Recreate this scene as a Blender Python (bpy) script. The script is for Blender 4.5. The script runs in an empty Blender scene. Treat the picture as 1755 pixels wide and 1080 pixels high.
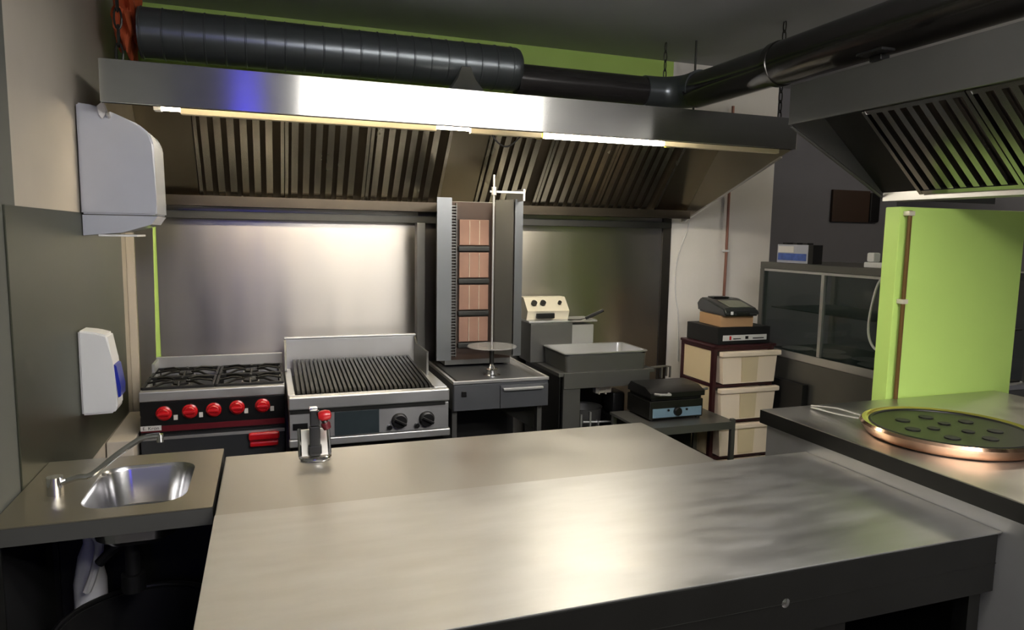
import bpy, bmesh, math, random
from mathutils import Vector, Matrix
random.seed(7)
C = bpy.context.scene.collection
S = bpy.context.scene
PI = math.pi

# ---------------------------------------------------------------- camera
def make_camera():
    yaw, pit, rol, F = 0.33788, 0.11364, 0.01615, 1192.6
    f = Vector((math.sin(yaw)*math.cos(pit), math.cos(yaw)*math.cos(pit), -math.sin(pit)))
    r = Vector((math.cos(yaw), -math.sin(yaw), 0)); u = r.cross(f)
    c, s = math.cos(rol), math.sin(rol)
    r2 = c*r + s*u; u2 = -s*r + c*u
    cd = bpy.data.cameras.new('camera'); co = bpy.data.objects.new('camera', cd); C.objects.link(co)
    m = Matrix((r2, u2, -f)).transposed().to_4x4(); m.translation = Vector((0, 0, 1.60))
    co.matrix_world = m
    cd.sensor_width = 36; cd.lens = F/1755*36; cd.clip_start = .02; cd.clip_end = 60
    S.camera = co
make_camera()

# ---------------------------------------------------------------- world, exposure
S.view_settings.view_transform = 'Standard'; S.view_settings.look = 'None'
S.view_settings.gamma = 1; S.view_settings.use_curve_mapping = False
S.view_settings.exposure = 1.17
w = bpy.data.worlds.new('world'); S.world = w; w.use_nodes = True
w.node_tree.nodes['Background'].inputs[0].default_value = (.75, .8, .9, 1)
w.node_tree.nodes['Background'].inputs[1].default_value = .03
LAMP_CEIL = 13.0      # emission of the ceiling tubes behind the camera
LAMP_FILL = 14.0  # emission of the unseen fill light added for the grey wall
LAMP_HOOD_A = 20.0
LAMP_HOOD_B = 38.0

# ---------------------------------------------------------------- materials
def lin(c):
    return tuple((x/255/12.92 if x/255 <= .04045 else ((x/255+.055)/1.055)**2.4) for x in c) + (1,)
def pm(name, rgb, rough=.5, metal=0, var=0, scale=8, rvar=0, bump=0, bscale=60, stretch=None, aniso=0, tangent=None,
       emit=None, estr=0, trans=0, coat=0, spec=None, alpha=1):
    m = bpy.data.materials.new(name); m.use_nodes = True
    nt = m.node_tree; N = nt.nodes; L = nt.links; p = N['Principled BSDF']
    base = lin(rgb)
    p.inputs['Base Color'].default_value = base
    p.inputs['Roughness'].default_value = rough; p.inputs['Metallic'].default_value = metal
    if spec is not None: p.inputs['Specular IOR Level'].default_value = spec
    if coat: p.inputs['Coat Weight'].default_value = coat; p.inputs['Coat Roughness'].default_value = .1
    if trans: p.inputs['Transmission Weight'].default_value = trans
    if alpha < 1: p.inputs['Alpha'].default_value = alpha
    tc = N.new('ShaderNodeTexCoord'); mp = N.new('ShaderNodeMapping')
    geo = N.new('ShaderNodeNewGeometry')
    L.new(geo.outputs['Position'] if stretch else tc.outputs['Object'], mp.inputs['Vector'])
    if stretch: mp.inputs['Scale'].default_value = stretch
    if var or rvar:
        n = N.new('ShaderNodeTexNoise'); n.inputs['Scale'].default_value = scale; n.inputs['Detail'].default_value = 5
        L.new(mp.outputs[0], n.inputs['Vector'])
        if var:
            mx = N.new('ShaderNodeMix'); mx.data_type = 'RGBA'
            mx.inputs[6].default_value = tuple(max(0, x*(1-var)) for x in base[:3])+(1,)
            mx.inputs[7].default_value = tuple(min(1, x*(1+var)) for x in base[:3])+(1,)
            L.new(n.outputs['Fac'], mx.inputs[0]); L.new(mx.outputs[2], p.inputs['Base Color'])
        if rvar:
            mr = N.new('ShaderNodeMapRange'); mr.inputs[1].default_value = .3; mr.inputs[2].default_value = .7
            mr.inputs[3].default_value = max(.03, rough-rvar); mr.inputs[4].default_value = rough+rvar
            L.new(n.outputs['Fac'], mr.inputs[0]); L.new(mr.outputs[0], p.inputs['Roughness'])
    if bump:
        n2 = N.new('ShaderNodeTexNoise'); n2.inputs['Scale'].default_value = bscale; n2.inputs['Detail'].default_value = 3
        L.new(mp.outputs[0], n2.inputs['Vector'])
        b = N.new('ShaderNodeBump'); b.inputs['Strength'].default_value = bump; b.inputs['Distance'].default_value = .002
        L.new(n2.outputs['Fac'], b.inputs['Height']); L.new(b.outputs[0], p.inputs['Normal'])
    if aniso:
        p.inputs['Anisotropic'].default_value = aniso
        cx = N.new('ShaderNodeCombineXYZ')
        for i in range(3): cx.inputs[i].default_value = tangent[i]
        L.new(cx.outputs[0], p.inputs['Tangent'])
    if emit:
        p.inputs['Emission Color'].default_value = lin(emit); p.inputs['Emission Strength'].default_value = estr
    return m
M = {}
M['fascia'] = pm('hood_steel', (200, 200, 196), .2, 1, var=.04, scale=3, stretch=(1, 1, 30), aniso=1, tangent=(0, 0, 1))
M['hoodside'] = pm('hood_side_steel', (176, 172, 164), .36, 1, var=.06, scale=3, rvar=.06)
M['hooddirty'] = pm('greasy_hood_steel', (156, 148, 132), .28, 1, var=.08, scale=4)
M['splash'] = pm('splashback_steel', (186, 182, 176), .33, 1, var=.06, scale=2.5, stretch=(3, 1, .4), rvar=.05, aniso=.75, tangent=(0, 0, 1))
M['splashdark'] = pm('splashback_edge_steel', (96, 92, 88), .4, 1)
M['worktop'] = pm('worktop_steel', (194, 194, 193), .41, 1, var=.18, scale=7, rvar=.04, stretch=(.7, 2.6, 1), aniso=.3, tangent=(0, 1, 0))
M['worktop_far'] = pm('worktop_far_steel', (178, 176, 171), .40, 1, var=.08, scale=3, rvar=.06, aniso=.35, tangent=(0, 1, 0))
M['worktop_right'] = pm('worktop_right_steel', (196, 194, 190), .36, 1, var=.12, scale=4, rvar=.08)
M['gutter'] = pm('gutter_steel', (72, 66, 58), .35, .9, var=.15)
M['wing'] = pm('wing_steel', (132, 135, 138), .34, .9, var=.05)
M['clearplate'] = pm('clear_plate', (190, 190, 190), .2, 0, alpha=.3)
M['rail'] = pm('cream_lamp_rail', (246, 232, 200), .5, 0)
M['wallfront'] = pm('darkened_plaster_front', (96, 98, 92), .7, var=.05)  # tone darkened so the hood fascia reflects a dark room
M['steel'] = pm('brushed_steel', (206, 206, 206), .38, .82, var=.08, scale=6, rvar=.05)
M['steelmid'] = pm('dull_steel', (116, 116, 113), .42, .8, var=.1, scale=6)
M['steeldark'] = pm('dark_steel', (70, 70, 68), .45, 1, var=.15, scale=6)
M['satin'] = pm('satin_grey_panel', (96, 98, 102), .45, .6, var=.06, scale=5)
M['chrome'] = pm('chrome', (215, 215, 215), .12, 1)
M['duct'] = pm('galvanised_duct', (122, 128, 132), .32, .8, var=.05, scale=10)
M['pvc'] = pm('dark_grey_pipe', (44, 42, 42), .22, 0, coat=.5, var=.1)
M['ductdark'] = pm('dark_steel_duct', (84, 82, 80), .2, .9, var=.15, scale=8)
M['filter'] = pm('baffle_steel', (196, 191, 178), .25, 1, var=.12, scale=5, rvar=.03)
M['filter2'] = pm('baffle_steel_clean', (172, 172, 172), .25, 1, var=.12, scale=9)
M['filterback'] = pm('baffle_shadow_side', (52, 46, 38), .5, .8, var=.3, scale=9)  # dark colour paints in the shade of the gaps behind the baffles
M['black'] = pm('black_enamel', (18, 18, 19), .35)
M['blackmat'] = pm('black_matt', (16, 16, 17), .6)
M['iron'] = pm('cast_iron', (17, 17, 17), .5, .2, bump=.3, bscale=90)
M['ovendoor'] = pm('oven_door_steel', (78, 80, 84), .38, .7, var=.06, scale=3)
M['red'] = pm('red_plastic', (190, 22, 30), .3, coat=.3)
M['darkred'] = pm('dark_red_band', (96, 20, 30), .4)
M['white'] = pm('white_plastic', (225, 226, 228), .35)
M['whitelabel'] = pm('white_label', (215, 213, 210), .5)
M['smoke'] = pm('grey_translucent_plastic', (178, 182, 194), .22, 0, var=.05, coat=.4)
M['blue'] = pm('blue_plastic', (28, 44, 150), .3)
M['wallwhite'] = pm('painted_plaster_white', (232, 229, 224), .75, bump=.25, bscale=35, var=.04)
M['wallgrey'] = pm('painted_plaster_grey', (118, 118, 126), .75, bump=.2, bscale=30, var=.05)
M['wallleft'] = pm('painted_plaster_left', (186, 178, 166), .7, bump=.2, bscale=30, var=.05)
M['leftsteel'] = pm('left_wall_sheet', (88, 90, 76), .42, .7, var=.12, scale=2)
M['green'] = pm('lime_wall_paint', (190, 224, 118), .5, bump=.15, bscale=25, var=.03)
M['ceil'] = pm('ceiling_paint', (176, 178, 182), .8, var=.08, scale=2)
M['floor'] = pm('floor_tile', (60, 57, 54), .5, var=.2, scale=4)
M['cream'] = pm('cream_plastic', (236, 219, 197), .42, var=.03)
M['creamside'] = pm('cream_side_panel', (214, 196, 160), .5, var=.03)
M['maroon'] = pm('maroon_plastic', (52, 20, 24), .4)
M['card'] = pm('brown_cardboard', (176, 140, 102), .8, var=.06)
M['copper'] = pm('copper_pipe', (150, 106, 92), .4, .5)
M['copperrim'] = pm('copper_rim', (232, 190, 160), .13, 1, var=.2, scale=12)
M['glass'] = pm('cabinet_glass', (50, 66, 62), .05, 0, alpha=.28, spec=.6)
M['plate'] = pm('dark_plate', (34, 36, 28), .38, .4, var=.15)
M['foam'] = pm('orange_foam', (196, 92, 52), .85, bump=1, bscale=20, var=.25)
M['burner'] = pm('ceramic_burner', (146, 112, 96), .6, var=.25, scale=10)
M['fryerface'] = pm('fryer_face', (222, 216, 196), .4, .3)
M['bluelabel'] = pm('blue_grey_panel', (128, 156, 176), .35, .3)
M['window'] = pm('grill_window', (62, 72, 76), .25, .3, var=.25, scale=14)
M['brown'] = pm('brown_panel', (58, 40, 28), .5, var=.1)
M['alu'] = pm('aluminium', (225, 222, 215), .3, 1)
M['pipegreen'] = pm('green_grey_pipe', (120, 130, 104), .5)
M['sinksteel'] = pm('sink_steel', (186, 180, 164), .34, 1, var=.03, rvar=.02)
M['bowl'] = pm('sink_bowl_steel', (196, 196, 198), .22, 1)
M['terminal'] = pm('terminal_grey', (36, 39, 39), .35, coat=.2)
M['screen'] = pm('terminal_screen', (118, 122, 104), .2)
M['cable'] = pm('black_cable', (14, 14, 14), .5)
M['wcable'] = pm('white_cable', (205, 205, 205), .5)
def em(name, rgb, st):
    m = bpy.data.materials.new(name); m.use_nodes = True
    p = m.node_tree.nodes['Principled BSDF']; p.inputs['Base Color'].default_value = lin(rgb)
    p.inputs['Emission Color'].default_value = lin(rgb); p.inputs['Emission Strength'].default_value = st
    return m
M['lampceil'] = em('ceiling_tube_glow', (255, 250, 243), LAMP_CEIL)
M['lampfill'] = em('fill_light_glow', (255, 240, 214), LAMP_FILL)
M['lampA'] = em('hood_tube_glow_dim', (255, 240, 210), LAMP_HOOD_A)
M['lampB'] = em('hood_tube_glow_bright', (255, 244, 222), LAMP_HOOD_B)
M['lampblue'] = em('blue_reflection_glow', (70, 60, 255), 5)  # made-up blue source for the blue reflection in the fascia

# ---------------------------------------------------------------- mesh helpers
class MB:
    def __init__(s): s.bm = bmesh.new()
    def _merge(s, t, mat=None):
        if mat is not None: t.transform(mat)
        me = bpy.data.meshes.new('t'); t.to_mesh(me); s.bm.from_mesh(me); bpy.data.meshes.remove(me); t.free()
    def box(s, x0, x1, y0, y1, z0, z1, b=0, rot=None, seg=2):
        t = bmesh.new(); bmesh.ops.create_cube(t, size=1)
        sx, sy, sz = abs(x1-x0), abs(y1-y0), abs(z1-z0)
        t.transform(Matrix.Diagonal((sx, sy, sz, 1)))
        if b: bmesh.ops.bevel(t, geom=list(t.edges), offset=min(b, .45*min(sx, sy, sz)), segments=seg, profile=.5, affect='EDGES')
        m = Matrix.Translation(((x0+x1)/2, (y0+y1)/2, (z0+z1)/2))
        if rot is not None: m = m @ rot
        s._merge(t, m); return s
    def cyl(s, p0, p1, r, r2=None, seg=24, caps=True):
        p0, p1 = Vector(p0), Vector(p1); d = p1-p0
        t = bmesh.new()
        bmesh.ops.create_cone(t, cap_ends=caps, segments=seg, radius1=r, radius2=r if r2 is None else r2, depth=d.length)
        q = Vector((0, 0, 1)).rotation_difference(d.normalized()).to_matrix().to_4x4()
        s._merge(t, Matrix.Translation((p0+p1)/2) @ q); return s
    def tube(s, pts, r, seg=10, smooth=0):
        pts = [Vector(p) for p in pts]
        if smooth:
            o = []
            for i in range(len(pts)-1):
                a, b, c, d = pts[max(i-1, 0)], pts[i], pts[i+1], pts[min(i+2, len(pts)-1)]
                for k in range(smooth):
                    t = k/smooth
                    o.append(.5*((2*b)+(c-a)*t+(2*a-5*b+4*c-d)*t*t+(3*b-a-3*c+d)*t**3))
            o.append(pts[-1]); pts = o
        rings = []; prev = None
        for i, p in enumerate(pts):
            d = (pts[min(i+1, len(pts)-1)]-pts[max(i-1, 0)]).normalized()
            if prev is None:
                n = d.orthogonal().normalized()
            else:
                n = (prev - d*prev.dot(d)).normalized()
            prev = n; bn = d.cross(n)
            rr = r[i] if isinstance(r, (list, tuple)) else r
            rings.append([s.bm.verts.new(p+rr*(math.cos(2*PI*k/seg)*n+math.sin(2*PI*k/seg)*bn)) for k in range(seg)])
        for i in range(len(rings)-1):
            for k in range(seg):
                s.bm.faces.new((rings[i][k], rings[i][(k+1) % seg], rings[i+1][(k+1) % seg], rings[i+1][k]))
        s.bm.faces.new(rings[0][::-1]); s.bm.faces.new(rings[-1]); return s
    def prism(s, poly, axis, a0, a1):
        """poly: 2-D points; axis 'x' -> (y,z), 'y' -> (x,z), 'z' -> (x,y)"""
        def P(u, v, a): return {'x': (a, u, v), 'y': (u, a, v), 'z': (u, v, a)}[axis]
        A = [s.bm.verts.new(P(u, v, a0)) for u, v in poly]; B = [s.bm.verts.new(P(u, v, a1)) for u, v in poly]
        n = len(poly); s.bm.faces.new(A); s.bm.faces.new(B[::-1])
        for i in range(n): s.bm.faces.new((A[i], A[(i+1) % n], B[(i+1) % n], B[i]))
        return s
    def lathe(s, prof, c, seg=40, axis=None):
        c = Vector(c); rings = []
        q = Matrix.Identity(3) if axis is None else Vector((0, 0, 1)).rotation_difference(Vector(axis).normalized()).to_matrix()
        for r, z in prof:
            rings.append([s.bm.verts.new(c+q@Vector((r*math.cos(2*PI*k/seg), r*math.sin(2*PI*k/seg), z))) for k in range(seg)])
        for i in range(len(rings)-1):
            for k in range(seg):
                s.bm.faces.new((rings[i][k], rings[i][(k+1) % seg], rings[i+1][(k+1) % seg], rings[i+1][k]))
        if prof[0][0] > 1e-6: s.bm.faces.new(rings[0][::-1])
        if prof[-1][0] > 1e-6: s.bm.faces.new(rings[-1])
        return s
    def torus(s, c, R, r, axis=(0, 0, 1), seg=36, sseg=10):
        c = Vector(c); q = Vector((0, 0, 1)).rotation_difference(Vector(axis).normalized()).to_matrix()
        rings = []
        for i in range(seg):
            a = 2*PI*i/seg
            rings.append([s.bm.verts.new(c+q@Vector(((R+r*math.cos(2*PI*k/sseg))*math.cos(a), (R+r*math.cos(2*PI*k/sseg))*math.sin(a), r*math.sin(2*PI*k/sseg)))) for k in range(sseg)])
        for i in range(seg):
            for k in range(sseg):
                s.bm.faces.new((rings[i][k], rings[(i+1) % seg][k], rings[(i+1) % seg][(k+1) % sseg], rings[i][(k+1) % sseg]))
        return s
    def loops(s, loops, close_first=False, close_last=True):
        rings = [[s.bm.verts.new(p) for p in lp] for lp in loops]
        n = len(rings[0])
        for i in range(len(rings)-1):
            for k in range(n):
                s.bm.faces.new((rings[i][k], rings[i][(k+1) % n], rings[i+1][(k+1) % n], rings[i+1][k]))
        if close_first: s.bm.faces.new(rings[0][::-1])
        if close_last: s.bm.faces.new(rings[-1])
        return s
    def build(s, name, mat, parent=None, label=None, smooth=True):
        bmesh.ops.recalc_face_normals(s.bm, faces=list(s.bm.faces))
        me = bpy.data.meshes.new(name)
        ctr = Vector((0, 0, 0))
        if parent is None:
            xs = [v.co for v in s.bm.verts]
            ctr = Vector(((min(v.x for v in xs)+max(v.x for v in xs))/2, (min(v.y for v in xs)+max(v.y for v in xs))/2, min(v.z for v in xs)))
            s.bm.transform(Matrix.Translation(-ctr))
        if smooth:
            for f in s.bm.faces: f.smooth = True
            for e in s.bm.edges:
                if len(e.link_faces) == 2 and e.calc_face_angle(0) > .6: e.smooth = False
        s.bm.to_mesh(me); s.bm.free()
        me.materials.append(M[mat] if isinstance(mat, str) else mat)
        o = bpy.data.objects.new(name, me); C.objects.link(o)
        if smooth:
            wn = o.modifiers.new('wn', 'WEIGHTED_NORMAL'); wn.keep_sharp = True; wn.weight = 90
        if parent is not None:
            o.parent = parent
            W = Matrix.Identity(4); p = parent
            while p is not None:
                W = Matrix.Translation(p.location) @ W if p.parent is None else W
                p = p.parent
            o.matrix_parent_inverse = W.inverted() if parent.parent is None else Matrix.Identity(4)
        else:
            o.location = ctr
        if label: o['label'] = label
        return o
def rrect(x0, x1, y0, y1, r, z, n=6):
    o = []
    for cx, cy, a in ((x1-r, y1-r, 0), (x0+r, y1-r, 90), (x0+r, y0+r, 180), (x1-r, y0+r, 270)):
        for k in range(n+1):
            t = math.radians(a+90*k/n); o.append((cx+r*math.cos(t), cy+r*math.sin(t), z))
    return o
def thing(name, label, cat, loc, group=None):
    o = bpy.data.objects.new(name, None); C.objects.link(o); o.location = loc
    o.empty_display_size = .1
    o['label'] = label; o['category'] = cat
    if group: o['group'] = group
    return o
def tag(o, label, cat, group=None, kind=None):
    o['label'] = label; o['category'] = cat
    if group: o['group'] = group
    if kind: o['kind'] = kind
    return o
def struct(o):
    o['kind'] = 'structure'; return o
def text(name, body, size, loc, rot, mat, parent, depth=.0006, sx=1.0):
    cu = bpy.data.curves.new(name, 'FONT'); cu.body = body; cu.size = size; cu.extrude = depth
    cu.align_x = 'CENTER'; cu.align_y = 'CENTER'
    t = bpy.data.objects.new('tmp_text', cu); C.objects.link(t)
    bpy.context.view_layer.update()
    me = bpy.data.meshes.new_from_object(t.evaluated_get(bpy.context.evaluated_depsgraph_get()))
    bpy.data.objects.remove(t)
    me.transform(Matrix.Translation(loc) @ rot.to_4x4() @ Matrix.Diagonal((sx, 1, 1, 1)))
    me.materials.clear(); me.materials.append(M[mat])
    o = bpy.data.objects.new(name, me); C.objects.link(o); o.parent = parent
    if parent.parent is None: o.matrix_parent_inverse = Matrix.Translation(-parent.location)
    return o
FRONT = Matrix.Rotation(PI/2, 3, 'X')          # text readable from -Y

# ---------------------------------------------------------------- room shell
XL, YW, ZC = -.66, 3.90, 2.69
XR, YB = 4.70, -2.60
struct(MB().box(XL-.1, XR+.1, YB-.1, 4.6, -.1, 0).build('floor', 'floor'))
struct(MB().box(XL-.1, XR+.1, YB-.1, 4.6, ZC, ZC+.1).build('ceiling', 'ceil'))
struct(MB().box(XL-.1, XL, 2.3, YW+.1, 0, ZC).build('wall_left', 'wallleft'))
struct(MB().box(XL-.1, XL, YB-.1, 2.3, 0, ZC).build('wall_left_front', 'wallfront'))  # dark section added for the dark reflection at the fascia's left end
struct(MB().box(XL, 2.41, YW, YW+.1, 0, ZC).build('wall_back', 'green'))
struct(MB().box(2.41, 3.215, YW, YW+.1, 0, ZC).build('wall_back_white', 'wallwhite'))
struct(MB().box(3.215, XR+.1, 4.25, 4.35, 0, ZC).box(3.115, 3.215, YW+.1, 4.35, 0, ZC).build('wall_back_grey', 'wallgrey'))
struct(MB().box(XR, XR+.1, YB-.1, 4.35, 0, ZC).build('wall_right', 'wallgrey'))
struct(MB().box(XL-.1, XR+.1, YB-.1, YB, 0, ZC).build('wall_front', 'wallfront'))
struct(MB().box(XL+.001, -.624, YW-.03, YW-.0005, 0, 1.9, .002).build('trim_1', 'wallleft'))
# lime wall stub behind the right counter
struct(MB().box(2.305, 3.0, 2.065, 2.135, 0, 1.735, .004).build('wall_partition', 'green'))
# sheet on the left wall
t = MB().box(XL+.001, XL+.006, 2.2, 3.74, .72, 1.66, .001).build('wall_sheet', 'leftsteel')
tag(t, 'dark greenish steel sheet on the left wall behind the two dispensers', 'wall panel')

# ceiling lamps (out of the frame, behind the camera) and an added fill light
def ceil_lamp(x0, x1, y, mat, label):
    t = thing('ceiling_light', label, 'ceiling light', ((x0+x1)/2, y, ZC-.06))
    MB().box(x0, x1, y-.03, y+.03, ZC-.155, ZC-.135, .004).cyl((x0+.2, y, ZC-.135), (x0+.2, y, ZC), .005, seg=8).cyl((x1-.2, y, ZC-.135), (x1-.2, y, ZC), .005, seg=8).build('housing', 'white', t)
    MB().box(x0, x1, y-.08, y+.08, ZC-.225, ZC-.156, .02).build('diffuser', mat, t)
ceil_lamp(.29, 2.28, -.15, 'lampceil', 'middle one of three long ceiling lights above the island worktop')
ceil_lamp(.25, 2.03, .55, 'lampceil', 'long ceiling light nearest the cooking line')
ceil_lamp(.32, 2.50, -.85, 'lampceil', 'long ceiling light farthest from the cooking line')
ceil_lamp(4.1, 4.5, 2.5, 'lampfill', 'unseen fill light added above the customer side')  # added to brighten the grey wall, no lamp in view here
t = MB().box(-.30, -.05, YB+.02, YB+.08, 2.1, 2.5, .005).build('blue_reflection_lamp', 'lampblue')  # unseen blue glow added for the blue patch mirrored in the fascia
tag(t, 'unseen blue lamp added behind the camera for the blue reflection in the hood', 'lamp')

# ---------------------------------------------------------------- steel splashbacks
t = thing('splashback', 'tall brushed steel sheet on the wall behind range and chargrill', 'splashback', (.15, YW-.006, .3))
MB().box(-.525, .855, YW-.006, YW-.001, .3, 1.78, .001).build('sheet', 'splash', t)
MB().box(.80, .905, YW-.014, YW-.0065, .3, 1.78, .001).build('edge_strip', 'splashdark', t, 'dark vertical edge strip')
o = MB(); o.prism([(-.622, .3), (-.557, .3), (-.537, 1.78), (-.622, 1.78)], 'y', YW-.008, YW-.001)
t = tag(o.build('splashback', 'splash'), 'narrow steel sheet in the back left corner beside the lime gap', 'splashback')
t = thing('splashback', 'brushed steel sheet on the wall behind the fryer', 'splashback', (1.9, YW-.006, .3))
MB().box(.906, 2.37, YW-.006, YW-.001, .3, 1.80, .001).build('sheet', 'splash', t)
MB().box(2.371, 2.432, YW-.016, YW-.001, .3, 1.80, .001).build('edge_strip', 'splashdark', t, 'dark vertical edge strip')

# ---------------------------------------------------------------- extraction hood over the cooking line
def slats(o, fr, X0, X1, A, B, pitch, w, lift):
    """baffles between line A (top y,z) and B (bottom y,z) running across X"""
    A = Vector((0, A[0], A[1])); B = Vector((0, B[0], B[1])); d = (B-A).normalized()
    n = Vector((0, -d.z, d.y)); n = n if n.y < 0 else -n
    def bar(x0, x1, a, b, h0, h1):
        vs = []
        for h in (h0, h1):
            for x, q in ((x0, a), (x1, a), (x1, b), (x0, b)):
                p = q + n*h; vs.append(o.bm.verts.new((x, p.y, p.z)))
        f = o.bm.faces.new
        f(vs[0:4][::-1]); f(vs[4:8])
        for i in range(4): f((vs[i], vs[(i+1) % 4], vs[4+(i+1) % 4], vs[4+i]))
    bar2 = bar
    o_save = o
    o = fr
    def frame(x0, x1, a, b, h0, h1):
        vs = []
        for h in (h0, h1):
            for x, q in ((x0, a), (x1, a), (x1, b), (x0, b)):
                p = q + n*h; vs.append(fr.bm.verts.new((x, p.y, p.z)))
        f = fr.bm.faces.new
        f(vs[0:4][::-1]); f(vs[4:8])
        for i in range(4): f((vs[i], vs[(i+1) % 4], vs[4+(i+1) % 4], vs[4+i]))
    frame(X0, X0+.016, A, B, -.002, lift+.004); frame(X1-.016, X1, A, B, -.002, lift+.004)
    frame(X0+.016, X1-.016, A, A+d*.018, -.002, lift+.003); frame(X0+.016, X1-.016, B-d*.018, B, -.002, lift+.003)
    x = X0+.030
    while x+w < X1-.018:
        bar2(x, x+w, A+d*.02, B-d*.02, lift-.003, lift)
        bar2(x, x+.002, A+d*.02, B-d*.02, lift-.016, lift-.0031)
        bar2(x+w-.002, x+w, A+d*.02, B-d*.02, lift-.016, lift-.0031)
        x += pitch
H0, H1 = -.55, 2.50
hood = thing('extraction_hood', 'long stainless steel extraction hood over the whole cooking line', 'extractor hood', (1.0, 3.4, 2.05))
YF = 2.88
o = MB().box(H0, H1, YF, YF+.012, 2.05, 2.20, .0015)
o.box(H0+.002, H1-.002, YF+.012, YF+.03, 2.05, 2.055)
o.build('fascia', 'fascia', hood)
MB().box(H0+.002, H1-.002, YF+.012, YW-.02, 2.19, 2.198).build('top_panel', 'hoodside', hood)
for x in (H0, H1-.008):
    MB().prism([(YF+.013, 2.188), (YF+.013, 2.057), (YW-.03, 1.705), (YW-.03, 2.188)], 'x', x+.001, x+.007).build('side_panel', 'hoodside', hood)
    MB().tube([(x+.004, YF+.10, 2.022), (x+.004, YW-.06, 1.708)], .007, 6).build('edge_bead', 'steel', hood)
A, B = (3.475, 2.165), (3.835, 1.765)
xs_f = (-.31, .088, .49, .897)
xs_g = (1.095, 1.458, 1.845, 2.262)
for xs in (xs_f, xs_g):
    for a, b in zip(xs, xs[1:]):
        sl, fr = MB(), MB()
        slats(sl, fr, a+.002, b-.002, A, B, .056, .031, .022)
        f = fr.build('filter_frame', 'filter', hood)
        sl.build('baffles', 'filter', f)
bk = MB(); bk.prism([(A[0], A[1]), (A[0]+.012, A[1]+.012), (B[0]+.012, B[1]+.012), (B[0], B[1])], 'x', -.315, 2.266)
bk.build('filter_backing', 'filterback', hood, 'dark backing behind the baffles, with the shade of the gaps in its colour')
for a, b in ((H0+.008, -.314), (.899, 1.093), (2.266, H1-.008)):
    MB().prism([(A[0]-.016, A[1]), (A[0]+.002, A[1]+.012), (B[0]+.002, B[1]+.012), (B[0]-.016, B[1])], 'x', a, b).build('blank_panel', 'hooddirty', hood)
MB().box(H0+.008, H1-.008, 3.77, 3.875, 1.722, 1.727).box(H0+.008, H1-.008, 3.77, 3.774, 1.727, 1.772).build('grease_gutter', 'gutter', hood)
MB().box(H0+.05, H1-.1, 3.83, 3.885, 1.66, 1.70, .002).build('wall_rail', 'steeldark', hood)
# pyramid spigot up to the duct
MB().loops([[(.70, 3.10, 2.1985), (1.06, 3.10, 2.1985), (1.06, 3.50, 2.1985), (.70, 3.50, 2.1985)],
            [(.80, 3.20, 2.25), (.985, 3.20, 2.25), (.985, 3.46, 2.25), (.80, 3.46, 2.25)],
            [(.862, 3.275, 2.33), (.950, 3.275, 2.33), (.950, 3.42, 2.325), (.862, 3.42, 2.325)],
            [(.890, 3.306, 2.395), (.932, 3.306, 2.395), (.932, 3.35, 2.39), (.890, 3.35, 2.39)]], True, True).build('duct_spigot', 'alu', hood)

# lamps inside the hood front
def batten(x0, x1, mat, label, holder, zt):
    t = thing('tube_light', label, 'tube light', ((x0+x1)/2, 3.05, 2.07))
    MB().box(x0, x1, 2.995, 3.09, 2.098, 2.125, .004).build('housing', 'white', t)
    MB().cyl((x0+.03, 3.035, zt), (x1-.03, 3.035, zt), .019, seg=16).build('tube', mat, t)
    for x in (x0+.015, x1-.015):
        MB().box(x-.014, x+.014, 3.015, 3.055, zt-.022, 2.098, .004).build('lamp_holder', holder, t)
M['yellowcap'] = pm('yellowed_lamp_holder', (196, 184, 60), .4)
batten(-.40, .92, 'lampA', 'left tube light tucked behind the hood front, dim and yellowish', 'white', 2.074)
for a, b in ((-.30, .69), (.84, 1.17), (1.80, 2.47)):
    MB().box(a, b, 2.965, 2.994, 2.037, 2.068, .003).build('lamp_rail', 'rail', hood, 'cream lamp rail')
batten(1.17, 1.88, 'lampB', 'right tube light tucked behind the hood front, glowing bright white', 'yellowcap', 2.064)
MB_ = MB().tube([(.927, 2.985, 2.075), (.945, 2.985, 2.035), (.975, 2.985, 2.003), (1.01, 2.985, 1.992), (1.045, 2.985, 2.010), (1.075, 2.985, 2.04), (1.10, 2.985, 2.075)], .0035, 6, smooth=4)
tag(MB_.build('lamp_cable', 'cable'), 'thin black cable looping below the hood front between the two lamps', 'cable')

# ---------------------------------------------------------------- ducts
yd, zd = 3.42, 2.43
duct = thing('spiral_duct', 'wide ribbed grey metal duct lying above the hood', 'duct', (.4, yd, zd-.125))
R0 = .104
prof = []; x = -.49; o = MB()
pts = []; rs = []
while x < 1.205:
    pts += [(x, yd, zd), (x+.006, yd, zd), (x+.009, yd, zd), (x+.012, yd, zd), (x+.015, yd, zd)]; rs += [R0, R0, R0+.0035, R0+.0035, R0]
    x += .082
pts.append((1.19, yd, zd)); rs.append(R0); pts.append((1.205, yd, zd)); rs.append(R0-.006)
pts.append((1.215, yd, zd)); rs.append(R0-.02)
pts = [Vector(p) for p in pts]
seg = 48
def spin_x(o, pts, rs, seg):
    rings = [[o.bm.verts.new((p[0], p[1]+r*math.cos(2*PI*k/seg), p[2]+r*math.sin(2*PI*k/seg))) for k in range(seg)] for p, r in zip(pts, rs)]
    for i in range(len(rings)-1):
        for k in range(seg): o.bm.faces.new((rings[i][k], rings[i][(k+1) % seg], rings[i+1][(k+1) % seg], rings[i+1][k]))
    o.bm.faces.new(rings[0]); o.bm.faces.new(rings[-1][::-1])
spin_x(o, pts, rs, seg); o.build('duct_body', 'duct', duct)
pipe = thing('exhaust_pipe', 'narrow glossy dark duct turning the corner above both hoods', 'duct', (1.9, 3.2, 2.3))
rp = .090; zp = 2.385; xe = 2.155
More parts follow.
